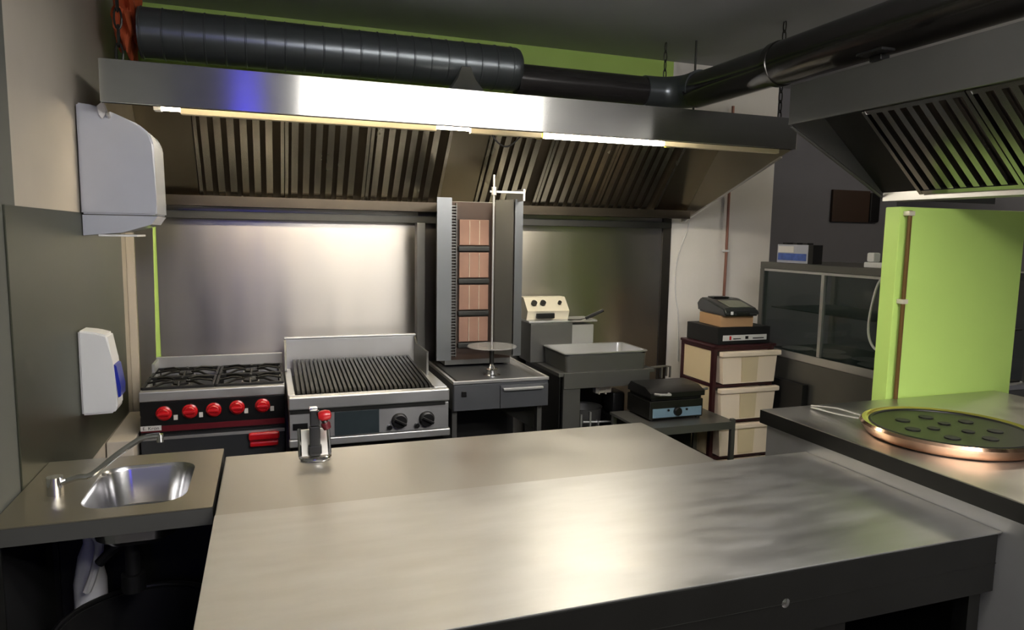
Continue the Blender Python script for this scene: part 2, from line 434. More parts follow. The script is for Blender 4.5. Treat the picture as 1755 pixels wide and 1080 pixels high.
MB().cyl((1.205, yd, zp), (1.98, yd, zp), .076, seg=40).build('straight_pipe', 'pvc', pipe)
# elbow
pp = [(1.93, yd, zp)]
for k in range(9):
    a = PI/2*k/8; pp.append((xe-.14+.14*math.sin(a), yd-.14+.14*math.cos(a), zp))
pp.append((xe, yd-.20, zp))
MB().tube(pp, [.082, .082]+[.082+.001*k for k in range(1, 9)]+[.092][:len(pp)-10], 36).build('elbow', 'duct', pipe)
MB().cyl((xe, yd-.17, zp-.01), (xe, 2.62, zp-.012), rp-.001, seg=40).build('straight_pipe', 'pvc', pipe)
o = MB(); o.tube([(xe, 2.64, zp-.012), (xe, 2.635, zp-.012), (xe, 2.60, zp-.012), (xe, 2.595, zp-.012)], [rp, rp+.008, rp+.008, rp], 40)
o.build('joint_collar', 'ductdark', pipe)
MB().cyl((xe, 2.615, zp-.012), (xe, .4, zp-.012), rp+.004, seg=40).build('wide_pipe', 'ductdark', pipe)

# chains and rods
def chain(x, y, z0, z1, r, label, cat='chain', name='chain', rr=.0035):
    o = MB(); n = max(2, int((z1-z0)/(r*2.6))); h = (z1-z0)/n
    for k in range(n):
        zc = z0+h*(k+.5)
        q = Matrix.Rotation(PI/2*(k % 2), 4, 'Z')
        pts = []
        for j in range(13):
            a = 2*PI*j/12; pts.append(q@Vector((r*.55*math.cos(a), 0, (h*.62)*math.sin(a)))+Vector((x, y, zc)))
        o.tube(pts, rr, 6)
    return tag(o.build(name, 'steeldark'), label, cat)
chain(-.49, 2.93, 2.20, ZC, .022, 'heavy steel chain holding the left end of the long hood', rr=.004)
chain(2.475, 2.985, 2.20, ZC, .018, 'dark chain behind the pipe collar, holding the right end of the long hood', rr=.0035)
chain(2.135, 3.545, 2.49, ZC, .016, 'short chain above the pipe elbow at the end of the lime wall', rr=.003)
t = MB().cyl((2.27, 3.45, 2.18), (2.27, 3.45, ZC), .006, seg=8).build('threaded_rod', 'steeldark'); tag(t, 'thin dark rod hanging from the ceiling beside the pipe elbow', 'rod')
# hole in the wall, foam and painted pipe
t = MB().cyl((-.585, 3.86, 2.2), (-.585, 3.86, ZC), .022, seg=16).build('riser_pipe', 'pipegreen'); tag(t, 'greenish grey vertical pipe behind the left end of the hood', 'pipe')
o = MB(); bmesh.ops.create_icosphere(o.bm, subdivisions=4, radius=1)
for v in o.bm.verts:
    k = 1+.22*math.sin(7*v.co.x+3*v.co.z)*math.cos(6*v.co.z+2)+.12*math.sin(17*v.co.y+9*v.co.z)
    v.co = Vector((-.545+.055*v.co.x*k, 3.50+.15*v.co.y*k, 2.50+.15*v.co.z*k))
t = o.build('foam_filling', 'foam'); tag(t, 'rough orange foam round the duct end at the left wall', 'foam')

# ---------------------------------------------------------------- second hood
HX, HY1, HY0 = 1.99, 2.345, .3
h2 = thing('extraction_hood', 'second steel extraction hood hanging over the right counter', 'extractor hood', (2.4, 1.3, 2.06))
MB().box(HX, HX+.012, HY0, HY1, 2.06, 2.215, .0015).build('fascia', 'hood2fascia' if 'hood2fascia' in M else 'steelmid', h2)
MB().box(HX+.012, 3.2, HY0, HY1, 2.205, 2.213).build('top_panel', 'hoodside', h2)
gx, gz = 2.52, 1.80
for y in (HY1-.007, HY0+.001):
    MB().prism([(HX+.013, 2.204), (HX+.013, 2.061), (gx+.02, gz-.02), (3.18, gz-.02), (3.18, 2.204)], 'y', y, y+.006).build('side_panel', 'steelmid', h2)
MB().box(gx-.02, gx+.10, HY0+.01, HY1-.01, gz-.028, gz-.022).box(gx-.02, gx-.015, HY0+.01, HY1-.01, gz-.022, gz+.018).build('grease_gutter', 'steel', h2)
MB().tube([(HX+.01, HY1-.004, 2.055), (gx, HY1-.004, gz-.02)], .006, 6).build('edge_bead', 'steelmid', h2)
# filters: built along X then turned by 90 degrees
def slats_y(Y0, Y1):
    sl, fr = MB(), MB()
    slats(sl, fr, 0, Y1-Y0, (0, .30), (.33, 0), .052, .024, .022)
    # local (x -> -Y, y -> +X)
    m = Matrix(((0, 1, 0, gx-.345), (-1, 0, 0, Y1), (0, 0, 1, gz+.01), (0, 0, 0, 1)))
    for q in (sl, fr): q.bm.transform(m)
    f = fr.build('filter_frame', 'filter2', h2); sl.build('baffles', 'filter2', f)
y = HY1-.20
while y > HY0+.4:
    slats_y(y-.42, y); y -= .425
MB().prism([(gx-.345, gz+.31), (gx-.335, gz+.325), (gx, gz+.02), (gx-.012, gz+.008)], 'y', HY0+.01, HY1-.01).build('filter_backing', 'filterback', h2, 'dark backing behind the baffles, with the shade of the gaps in its colour')
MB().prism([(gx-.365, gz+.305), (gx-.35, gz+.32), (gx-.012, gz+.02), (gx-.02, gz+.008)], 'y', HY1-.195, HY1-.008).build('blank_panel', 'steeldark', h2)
t = MB().box(1.98, 2.02, 1.9, 1.95, 2.215, 2.235, .003).box(1.94, 2.0, 1.86, 1.97, 2.235, 2.245, .003).build('mounting_clip', 'black')
tag(t, 'small black clip on the top edge of the second hood', 'clip')

# ---------------------------------------------------------------- dispensers on the left wall
t = thing('paper_towel_dispenser', 'grey translucent paper towel dispenser on the left wall', 'dispenser', (XL, 3.1, 1.6))
prof = [(-.652, 2.06), (-.60, 2.055), (-.53, 2.03), (-.45, 1.995), (-.415, 1.965), (-.401, 1.925), (-.398, 1.70), (-.398, 1.655), (-.652, 1.655)]
o = MB().prism(prof, 'y', 3.0, 3.27); bmesh.ops.bevel(o.bm, geom=[e for e in o.bm.edges], offset=.006, segments=2, affect='EDGES')
o.build('cover', 'smoke', t)
MB().prism([(-.652, 1.652), (-.399, 1.652), (-.42, 1.62), (-.52, 1.588), (-.652, 1.575)], 'y', 3.012, 3.26).build('tray', 'smoke', t)
MB().box(-.60, -.47, 3.0, 3.2, 1.572, 1.580, .002).build('paper_slot', 'white', t)
MB().prism([(-.583, 2.05), (-.567, 2.065), (-.552, 2.05), (-.557, 2.02), (-.567, 2.005), (-.577, 2.02)], 'y', 2.993, 2.998).build('key', 'white', t, 'small white key hanging at the top')
t = thing('soap_dispenser', 'white wall soap dispenser with a blue button below the towel dispenser', 'dispenser', (XL, 2.9, .92))
o = MB().prism([(-.652, 1.235), (-.60, 1.228), (-.560, 1.215), (-.545, 1.12), (-.537, 1.0), (-.536, .945), (-.548, .925), (-.652, .922)], 'y', 2.85, 2.96)
bmesh.ops.bevel(o.bm, geom=[e for e in o.bm.edges], offset=.006, segments=2, affect='EDGES'); o.build('case', 'white', t)
MB().prism([(-.545, 1.105), (-.536, 1.10), (-.524, 1.02), (-.526, .985), (-.534, .98)], 'y', 2.862, 2.95).build('push_button', 'blue', t)

# ---------------------------------------------------------------- hand sink
ZS = .88
sink = thing('hand_sink', 'small stainless hand sink with a bowl at the left wall', 'sink', (-.4, 2.18, 0))
X0, X1, Y0, Y1 = -.652, -.152, 1.915, 2.44
bx = (-.482, -.225, 1.985, 2.335)
o = MB()
outer = rrect(X0, X1, Y0, Y1, .004, ZS)
o.loops([outer_low for outer_low in (rrect(X0, X1, Y0, Y1, .004, ZS-.003), outer, rrect(*bx, .07, ZS))], False, False)
o.build('deck', 'sinksteel', sink)
MB().box(X0, X1, Y0, Y0+.006, ZS-.048, ZS-.0035).box(X1-.006, X1, Y0+.0065, Y1, ZS-.048, ZS-.0035).build('apron', 'steelmid', sink)
o = MB().loops([rrect(*bx, .07, ZS), rrect(bx[0]+.008, bx[1]-.008, bx[2]+.008, bx[3]-.008, .068, ZS-.012),
                rrect(bx[0]+.025, bx[1]-.03, bx[2]+.025, bx[3]-.03, .06, ZS-.11), rrect(bx[0]+.05, bx[1]-.055, bx[2]+.05, bx[3]-.055, .045, ZS-.13)], False, True)
o.build('bowl', 'bowl', sink)
f = MB().tube([(-.56, 2.13, ZS), (-.555, 2.13, .905), (-.505, 2.12, .925), (-.469, 2.12, .93), (-.407, 2.12, .98), (-.35, 2.12, 1.018), (-.325, 2.12, 1.025), (-.297, 2.12, 1.027)], .008, 10, smooth=4)
f = f.build('faucet_spout', 'chrome', sink)
MB().cyl((-.297, 2.12, 1.030), (-.297, 2.12, 1.008), .009, seg=12).build('aerator', 'chrome', f)
MB().cyl((-.56, 2.13, ZS), (-.56, 2.13, .93), .02, seg=16).build('faucet_base', 'chrome', sink)
o = MB().cyl((-.385, 2.15, ZS-.13), (-.385, 2.15, .72), .028, seg=16).cyl((-.385, 2.15, .735), (-.385, 2.15, .60), .020, seg=16)
o.cyl((-.385, 2.15, .62), (-.385, 2.15, .57), .032, seg=16).tube([(-.385, 2.15, .72), (-.43, 2.15, .70), (-.47, 2.15, .66)], .014, 8, smooth=3)
o.build('drain_pipe', 'blackmat', sink)
MB().box(-.652, -.16, 2.405, 2.425, .05, .83).box(-.652, -.645, 1.95, 2.40, .05, .83).build('shade_sheet', 'blackmat', sink)  # black sheets paint the shade under the sink
for y in (1.935, 2.39):
    MB().box(-.655, -.63, y, y+.01, .0, .835).build('bracket', 'steeldark', sink)
# bin under the sink
b = thing('waste_bin', 'large black round bin below the hand sink', 'bin', (-.38, 2.0, 0))
MB().lathe([(.17, 0), (.175, .01), (.215, .50), (.22, .50), (.205, .495), (.165, .02)], (-.36, 2.09, 0), 48).build('body', 'blackmat', b)
MB().torus((-.36, 2.09, .50), .217, .009, seg=48).build('rim', 'black', b)
t = thing('plastic_bottle', 'white plastic bottle standing against the wall beneath the sink', 'bottle', (-.56, 2.3, .0))
MB().lathe([(.04, 0), (.045, .01), (.045, .54), (.03, .62), (.014, .66), (.014, .69), (0, .69)], (-.53, 2.31, 0), 20).build('body', 'white', t)
MB().cyl((-.53, 2.31, .69), (-.53, 2.31, .72), .018, seg=14).build('cap', 'white', t)
t = MB().tube([(-.60, 2.2, .84), (-.55, 2.19, .79), (-.50, 2.19, .745), (-.475, 2.19, .70), (-.50, 2.21, .6), (-.52, 2.22, .55)], .012, 8, smooth=4).build('water_hose', 'wcable')
tag(t, 'white bent hose hanging beside the sink drain', 'hose')

# ---------------------------------------------------------------- white box between wall and range
t = MB().box(-.655, -.552, 3.22, 3.75, 0, .715, .006).build('storage_box', 'wallleft'); tag(t, 'pale box standing between the left wall and the range', 'box')

# ---------------------------------------------------------------- range
rg = thing('gas_range', 'black and steel gas range with five red knobs', 'cooker', (-.23, 3.5, 0))
rx0, rx1, ry0, ry1 = -.540, .060, 3.30, 3.83
MB().box(rx0, rx1, ry0+.02, ry1, .08, .855, .003).build('body', 'steeldark', rg)
o = MB().box(rx0, rx1, ry0, ry0+.045, .857, .902, .006).box(rx0, rx0+.02, ry0+.046, ry1, .857, .902, .003).box(rx1-.02, rx1, ry0+.046, ry1, .857, .902, .003)
o.box(rx0, rx1, ry1, ry1+.02, .857, .965, .003).box(rx0, rx0+.012, ry1-.14, ry1-.001, .903, .955)
o.build('hob_surround', 'steel', rg)
MB().box(rx0+.021, rx1-.021, ry0+.046, ry1-.001, .857, .872).build('hob_pan', 'black', rg)
MB().box(rx0+.002, rx1-.002, ry0+.006, ry0+.0195, .716, .855, .002).build('control_panel', 'black', rg)
MB().box(rx0+.003, rx1-.003, ry0+.0045, ry0+.0055, .722, .748).build('trim_band', 'darkred', rg)
for (kx, kz) in ((-.444, .803), (-.340, .806), (-.243, .806), (-.146, .811), (-.038, .812)):
    k = MB().lathe([(.032, 0), (.032, .004), (.025, .007), (.024, .022), (.020, .026), (0, .026)], (kx, ry0+.006, kz), 28, axis=(0, -1, 0)).build('knob', 'red', rg)
    MB().box(kx-.024, kx+.024, ry0-.030, ry0-.0205, kz-.005, kz+.007, .003).build('grip', 'red', k)
    MB().torus((kx, ry0+.004, kz), .034, .0015, axis=(0, 1, 0), seg=32, sseg=6).build('knob_ring', 'steeldark', k)
for lx, lz in ((-.398, .782), (-.296, .787), (-.108, .792), (.003, .795)):
    MB().box(lx-.008, lx+.008, ry0+.003, ry0+.0055, lz-.011, lz+.011).build('burner_label', 'whitelabel', rg)
pl = MB().box(-.538, -.456, ry0+.0015, ry0+.004, .729, .751, .001).build('nameplate', 'whitelabel', rg)
text('lettering', 'E. Kron', .020, Vector((-.497, ry0+.001, .740)), FRONT, 'black', pl, sx=1.05)
MB().box(rx0+.004, rx1-.004, ry0-.012, ry0+.019, .17, .705, .004).build('oven_door', 'ovendoor', rg)
MB().box(rx0+.004, rx1-.004, ry0-.014, ry0-.0125, .69, .703).build('door_top_edge', 'steel', rg)
h = MB(); h.box(-.100, .032, ry0-.050, ry0-.026, .664, .700, .010, seg=3); h.box(-.095, .027, ry0-.044, ry0-.013, .634, .656, .006)
for x in (-.088, .012): h.box(x-.008, x+.008, ry0-.028, ry0-.012, .655, .690)
h.build('door_handle', 'red', rg)
MB().box(rx0+.01, rx1-.01, ry0+.01, ry1-.01, .0, .079).build('plinth', 'blackmat', rg)
# burners and trivets
for bxx in (-.39, -.09):
    for by in (3.46, 3.70):
        b = MB().lathe([(.055, 0), (.055, .012), (.042, .016), (.040, .026), (0, .028)], (bxx, by, .872), 28).build('burner', 'alu' , rg)
        MB().lathe([(.034, 0), (.034, .007), (0, .009)], (bxx, by, .900), 24).build('burner_cap', 'iron', b)
        o = MB()
        w_, d_ = .142, .112
        for s_ in (-1, 1):
            o.box(bxx-w_, bxx+w_, by+s_*d_-.006, by+s_*d_+.006, .898, .913, .002)
            o.box(bxx+s_*w_-.006, bxx+s_*w_+.006, by-d_, by+d_, .898, .913, .002)
        for a in range(8):
            t_ = 2*PI*a/8; c_, s2 = math.cos(t_), math.sin(t_)
            k_ = min(w_/max(abs(c_), 1e-3), d_/max(abs(s2), 1e-3))
            o.tube([(bxx+c_*.04, by+s2*.04, .916), (bxx+c_*k_*.55, by+s2*k_*.55, .920), (bxx+c_*k_, by+s2*k_, .908)], .0055, 6)
        for sx in (-1, 1):
            for sy in (-1, 1): o.box(bxx+sx*w_*.92-.006, bxx+sx*w_*.92+.006, by+sy*d_*.92-.006, by+sy*d_*.92+.006, .872, .899)
        o.build('trivet', 'iron', rg)

# ---------------------------------------------------------------- chargrill
cg = thing('chargrill', 'stainless chargrill with black bars between range and kebab grill', 'grill', (.42, 3.35, 0))
gx0, gx1, gy0, gy1 = .068, .770, 3.03, 3.71
MB().box(gx0, gx1, gy0, gy0+.05, .845, .903, .008, seg=3).box(gx0, gx0+.03, gy0+.051, gy1-.02, .86, .903, .003).box(gx1-.06, gx1-.0, gy0+.051, gy1-.02, .86, .903, .003).build('top_frame', 'steel', cg)
MB().box(gx0+.004, gx1-.004, gy0+.02, gy1-.022, .70, .844, .003).build('body', 'steelmid', cg)
MB().box(gx0+.004, gx1-.004, gy0+.008, gy0+.0195, .72, .838, .001).build('control_panel', 'steel', cg)
MB().box(gx0+.006, gx1-.02, gy0+.004, gy0+.0075, .828, .843).build('shade_strip', 'steeldark', cg)  # dark strip paints the shade below the front lip
MB().box(gx0, gx1+.004, gy0, gy0+.03, .682, .717, .006, seg=3).build('lower_trim', 'steel', cg)
MB().box(.258, .450, gy0+.004, gy0+.0078, .722, .827, .001).build('dark_window', 'window', cg)
MB().box(.084, .146, gy0+.004, gy0+.0078, .757, .787, .002).build('slot', 'black', cg)
for kx in (.540, .664):
    k = MB().lathe([(.036, 0), (.036, .006), (.031, .012), (.029, .030), (0, .032)], (kx, gy0+.008, .768), 28, axis=(0, -1, 0)).build('knob', 'black', cg)
    MB().box(kx-.030, kx+.030, gy0-.034, gy0-.0245, .762, .774, .003, rot=Matrix.Rotation(.5, 4, 'Y')).build('grip', 'black', k)
    MB().cyl((kx-.045, gy0+.008, .742), (kx-.045, gy0-.010, .742), .011, seg=14).build('igniter_button', 'black', cg)
MB().box(gx0+.0, gx1-.025, gy1-.02, gy1+.0, .86, 1.055, .004).box(gx0, gx1-.025, gy1-.03, gy1+.0, 1.056, 1.066, .003).build('back_guard', 'steel', cg)
for x in (gx0+.0, gx1-.036):
    MB().prism([(gy1-.031, .904), (gy1-.031, 1.055), (gy1-.08, 1.02), (3.36, 1.02), (3.36, .904)] if x > .3 else [(gy1-.031, .904), (gy1-.031, 1.055), (gy1-.10, .92), (gy1-.10, .904)], 'x', x, x+.010).build('side_guard', 'steelmid', cg)
o = MB(); n = 30
for i in range(n):
    x = gx0+.045+(gx1-.075-gx0-.045)*i/(n-1)
    o.prism([(gy0+.055, .888), (gy0+.055, .905), (gy0+.075, .915), (gy1-.05, .955), (gy1-.05, .930)], 'x', x-.006, x+.006)
o.box(gx0+.038, gx1-.068, gy0+.052, gy0+.062, .884, .893)
o.build('grill_bars', 'iron', cg)
MB().box(gx0+.031, gx1-.061, gy0+.051, gy1-.031, .846, .866).build('fire_pan', 'blackmat', cg)
MB().box(gx0+.02, gx1-.02, gy0+.05, gy1-.05, .0, .681).build('stand', 'steeldark', cg)

# ---------------------------------------------------------------- kebab grill
kb = thing('kebab_grill', 'vertical kebab grill with four burners and an empty spit', 'kebab grill', (1.06, 3.5, 0))
kx0, kx1 = .820, 1.312
o = MB().box(kx0, kx1, 3.16, 3.172, .888, .904, .002).box(kx0, kx0+.014, 3.173, 3.75, .888, .904, .002).box(kx1-.014, kx1, 3.173, 3.75, .888, .904, .002)
o.build('tray_rim', 'steel', kb)
o = MB(); m_ = .015
o.loops([rrect(kx0+m_, kx1-m_, 3.173, 3.75, .01, .902), rrect(kx0+.06, kx1-.06, 3.23, 3.70, .03, .880)], False, True)
o.build('drip_tray', 'black', kb)
MB().box(kx0+.001, kx1-.001, 3.170, 3.75, .755, .887, .003).build('base_box', 'satin', kb)
d = MB().box(1.057, kx1-.004, 3.158, 3.169, .758, .872, .002).build('drawer', 'satin', kb)
MB().box(1.068, 1.275, 3.138, 3.146, .848, .860, .002).box(1.068, 1.275, 3.146, 3.157, .857, .860).build('drawer_handle', 'steel', d)
MB().box(kx0+.004, 1.055, 3.161, 3.169, .758, .884, .002).build('front_panel', 'satin', kb)
MB().box(.860, .885, 3.154, 3.1605, .827, .855, .003).build('switch', 'black', kb)
MB().prism([(kx0+.22, .754), (kx1-.02, .754), (kx1-.02, .60)], 'y', 3.30, 3.31).build('brace_plate', 'steeldark', kb)
for x in (kx0+.005, kx1-.045):
    for y in (3.20, 3.68):
        MB().box(x, x+.025, y, y+.025, 0, .754, .002).build('leg', 'steelmid', kb)
MB().box(kx0+.03, kx1-.03, 3.60, 3.61, .05, .754).build('shade_sheet', 'blackmat', kb, 'black sheet standing in for the shade below the tray')  # painted shade, black sheet added to darken the space under the tray
# burner tower
by0 = 3.56
MB().box(.885, 1.258, by0+.04, 3.82, .90, 1.775, .003).build('housing', 'steelmid', kb)
MB().prism([(.804, 3.45), (.822, 3.45), (.905, by0+.03), (.885, by0+.045)], 'z', .955, 1.782).build('side_wing', 'wing', kb)
o = MB().prism([(.804, 3.442), (.880, 3.442), (.880, 3.449), (.804, 3.449)], 'z', .955, 1.785); o.build('wing_front', 'wing', kb)
MB().prism([(1.262, 3.45), (1.246, 3.45), (1.180, by0+.02), (1.200, by0+.04)], 'z', .965, 1.782).build('side_wing', 'steelmid', kb)
MB().prism([(1.218, 3.442), (1.262, 3.442), (1.262, 3.449), (1.218, 3.449)], 'z', .965, 1.788).build('wing_front', 'wing', kb)
MB().prism([(1.213, 3.447), (1.140, 3.53), (1.137, 3.527), (1.210, 3.444)], 'z', .965, 1.785).build('heat_shield', 'steelmid', kb)
MB().box(.89, 1.25, by0+.028, by0+.038, .93, 1.772).build('burner_frame', 'brown', kb)
for k in range(4):
    z0 = 1.545-.172*k
    b = MB().box(.955, 1.118, by0+.012, by0+.027, z0, z0+.135, .003).build('gas_burner', 'burner', kb)
    o = MB()
    for i in range(1, 3): o.box(.955+.054*i, .957+.054*i, by0+.008, by0+.0115, z0+.004, z0+.131)
    o.build('burner_rib', 'fryerface', b)
    MB().box(.95, 1.122, by0+.006, by0+.027, z0-.032, z0-.005, .004).build('burner_rail', 'steeldark', kb)
o = MB()
for k in range(52): o.box(.908, .936, by0+.010, by0+.0275, .955+.0155*k, .962+.0155*k)
o.box(.905, .909, by0+.005, by0+.0275, .95, 1.765).box(.935, .939, by0+.005, by0+.0275, .95, 1.765)
o.build('mesh_strip', 'steelmid', kb)
for kz in (1.62, 1.455, 1.30):
    MB().lathe([(.018, 0), (.018, .004), (.013, .008), (.012, .02), (0, .022)], (1.2625, 3.60, kz), 16, axis=(1, 0, 0)).build('valve_knob', 'black', kb)
sx, sy = 1.074, 3.36
MB().cyl((sx, sy, .93), (sx, sy, 1.90), .0055, seg=10).build('spit_rod', 'steel', kb)
MB().lathe([(.046, 0), (.046, .004), (.03, .008), (.029, .03), (.033, .034), (.02, .038), (.008, .06), (0, .06)], (sx, sy, .884), 28).build('spit_base', 'chrome', kb)
MB().lathe([(0, 0), (.125, .0), (.127, .003), (.125, .006), (0, .006)], (sx, sy, 1.032), 40).build('meat_plate', 'clearplate', kb)
MB().cyl((sx, sy, 1.02), (sx, sy, .945), .012, seg=12).build('spit_collar', 'steeldark', kb)
MB().box(sx-.02, 1.235, sy-.005, sy+.005, 1.812, 1.822).box(1.228, 1.24, sy-.007, 3.62, 1.775, 1.835, .002).cyl((sx, sy, 1.80), (sx, sy, 1.84), .014, seg=12).build('spit_arm', 'steel', kb)

# splash duct beside kebab grill
t = MB().box(.755, .800, 3.70, 3.76, .90, 1.66, .003).build('upright_channel', 'steelmid'); tag(t, 'narrow dull steel upright at the left side of the kebab grill', 'upright')

# ---------------------------------------------------------------- steel equipment stand with pan and fryer
st = thing('equipment_stand', 'square steel stand carrying the fryer and the deep pan', 'stand', (1.72, 3.55, 0))
MB().box(1.44, 2.02, 3.335, 3.85, .858, .878, .002).box(1.468, 1.985, 3.327, 3.3345, .792, .878, .002).build('top', 'steelmid', st)
for x, wd in ((1.468, .10), (1.885, .026)):
    MB().box(x, x+wd, 3.336, 3.362, 0, .857, .002).build('leg', 'steelmid', st)
for x in (1.46, 1.97): MB().box(x, x+.026, 3.81, 3.836, 0, .857, .002).build('leg', 'steelmid', st)
MB().box(1.445, 1.4505, 3.336, 3.85, .10, .857).build('side_shade', 'black', st, 'black sheet standing in for the dark gap beside the kebab grill')  # black sheet added to paint the dark gap beside the stand
MB().box(1.452, 2.0, 3.84, 3.85, .10, .857).build('shade_sheet', 'blackmat', st, 'black sheet standing in for the shade inside the stand')  # black sheet added to paint the stand's shaded inside
MB().box(1.49, 2.0, 3.37, 3.80, .45, .46).build('undershelf', 'blackmat', st)
pn = thing('gastro_pan', 'deep rectangular steel pan on the equipment stand', 'pan', (1.74, 3.5, .879))
px0, px1, py0, py1 = 1.475, 1.975, 3.345, 3.655
o = MB().loops([rrect(px0-.004, px1+.008, py0-.006, py1+.006, .03, .976), rrect(px0-.004, px1+.008, py0-.006, py1+.006, .03, .981), rrect(px0+.012, px1-.008, py0+.01, py1-.01, .03, .981),
                rrect(px0+.016, px1-.012, py0+.014, py1-.014, .03, .95), rrect(px0+.02, px1-.016, py0+.018, py1-.018, .03, .892)], False, True)
o.build('inner_tray', 'steel', pn)
MB().loops([rrect(px0+.012, px1-.008, py0, py1, .02, .879), rrect(px0+.006, px1-.004, py0-.003, py1+.003, .02, .968)], True, False).build('outer_wall', 'steelmid', pn)
fr_ = thing('table_fryer', 'small steel table fryer behind the deep pan', 'fryer', (1.55, 3.75, .88))
MB().box(1.40, 1.66, 3.66, 3.845, .879, 1.105, .005).build('tank', 'steelmid', fr_)
MB().box(1.54, 1.80, 3.668, 3.845, .90, 1.09, .005).build('oil_pan', 'steel', fr_)
MB().box(1.39, 1.82, 3.662, 3.85, 1.106, 1.118, .003).build('lid', 'steel', fr_)
o = MB().prism([(3.72, 1.119), (3.70, 1.17), (3.775, 1.245), (3.85, 1.245), (3.85, 1.119)], 'x', 1.395, 1.655); o.build('control_head', 'fryerface', fr_)
nrm = Vector((0, -1, 1)).normalized()
for kx in (1.445, 1.50, 1.605):
    MB().cyl(Vector((kx, 3.736, 1.209)), Vector((kx, 3.736, 1.209))+nrm*.016, .017 if kx < 1.6 else .011, seg=18).build('dial', 'black', fr_)
MB().box(1.45, 1.56, 3.690, 3.715, 1.128, 1.158, .003).build('vent', 'black', fr_)
MB().tube([(1.63, 3.66, 1.122), (1.68, 3.60, 1.128), (1.72, 3.56, 1.145)], .005, 8, smooth=3).build('basket_arm', 'chrome', fr_)
MB().tube([(1.70, 3.575, 1.138), (1.735, 3.555, 1.158), (1.79, 3.53, 1.188)], [.009, .011, .009], 10).build('basket_handle', 'black', fr_)
# bits below the stand
t = thing('utensil_pot', 'dull steel pot on the shelf inside the equipment stand', 'pot', (1.72, 3.55, .461))
MB().lathe([(.08, 0), (.09, .01), (.10, .17), (.105, .172), (.095, .165), (.08, .015)], (1.70, 3.56, .461), 32).build('body', 'steelmid', t)
MB().tube([(1.60, 3.50, .60), (1.55, 3.46, .605), (1.55, 3.44, .60)], .006, 8).build('handle', 'steelmid', t)
for i, (x, y, z, s_) in enumerate(((1.715, 3.44, .735, .018), (1.75, 3.44, .745, .022), (1.785, 3.43, .742, .020))):
    pass
t = MB().box(1.70, 1.80, 3.42, 3.46, .735, .775, .006).box(1.72, 1.725, 3.415, 3.465, .73, .78).box(1.76, 1.766, 3.415, 3.465, .73, .78).build('white_cloth', 'fryerface')
t = tag(t, 'folded cream cloth tucked under the stand top', 'cloth')
t = MB().box(1.82, 1.90, 3.44, 3.56, .60, .73, .015).box(1.812, 1.93, 3.42, 3.62, .461, .60, .02).build('gas_bracket', 'black')
tag(t, 'black block of equipment standing on the shelf inside the stand', 'equipment')
t = MB().tube([(1.62, 3.40, .585), (1.90, 3.38, .575)], .006, 8).box(1.655, 1.665, 3.39, 3.41, .55, .64).box(1.60, 1.61, 3.39, 3.40, .46, .63).box(1.70, 1.705, 3.375, 3.405, .461, .59).build('wire_rack', 'steel')
tag(t, 'thin steel rack rail in front of the pot under the stand', 'rack')
# pipe with tap behind the press
t = MB().tube([(1.98, 3.50, .845), (2.20, 3.52, .848), (2.235, 3.52, .845), (2.235, 3.52, .78)], .007, 8).box(2.17, 2.18, 3.51, 3.53, .78, .85).box(2.205, 2.213, 3.51, 3.53, .79, .845).build('gas_tap', 'steelmid')
tag(t, 'small grey gas pipe with a tap beside the drawer tower', 'gas tap')

# ---------------------------------------------------------------- low table and contact grill
lt = thing('low_table', 'low steel table holding the contact grill', 'table', (2.0, 3.1, 0))
MB().box(1.74, 2.285, 2.962, 3.32, .640, .655, .002).box(1.74, 2.27, 2.958, 2.9615, .615, .655).build('top', 'steelmid', lt)
for x in (1.745, 2.262):
    for y in (2.957 if x > 2 else 2.97, 3.29): MB().box(x, x+.024, y, y+.022, 0, .6535 if x < 2 else .668, .002).build('leg', 'steelmid', lt)
MB().box(1.77, 2.26, 3.31, 3.318, .05, .638).build('shade_sheet', 'blackmat', lt, 'black sheet standing in for the shade inside the stand')  # black sheet added as painted shade below the table top
cgp = thing('contact_grill', 'black panini grill with a blue grey front panel', 'contact grill', (2.0, 3.15, .656))
MB().box(1.838, 2.160, 3.07, 3.31, .664, .762, .006).build('base', 'steeldark', cgp)
MB().box(1.855, 2.148, 3.064, 3.0695, .674, .722, .002).build('front_panel', 'bluelabel', cgp)
MB().lathe([(.024, 0), (.022, .012), (.018, .016), (0, .016)], (2.0, 3.0635, .703), 24, axis=(0, -1, 0)).build('dial', 'black', cgp)
for x in (1.945, 2.055): MB().cyl((x, 3.0635, .712), (x, 3.058, .712), .006, seg=10).build('indicator', 'black', cgp)
MB().box(1.848, 2.150, 3.075, 3.30, .763, .777, .003).build('lower_plate', 'iron', cgp)
MB().prism([(3.06, .780), (3.06, .805), (3.12, .828), (3.27, .832), (3.30, .80), (3.30, .780)], 'x', 1.835, 2.160).build('upper_plate', 'black', cgp)
MB().tube([(1.86, 3.065, .800), (1.87, 3.03, .805), (1.93, 3.025, .803), (1.94, 3.06, .800)], .007, 8).build('handle', 'steel', cgp)
MB().tube([(2.155, 3.10, .80), (2.195, 3.095, .806), (2.20, 3.095, .806)], .007, 8).build('hinge_arm', 'steelmid', cgp)
for x in (1.86, 2.14):
    for y in (3.09, 3.29): MB().cyl((x, y, .6555), (x, y, .664), .012, seg=12).build('foot', 'black', cgp)

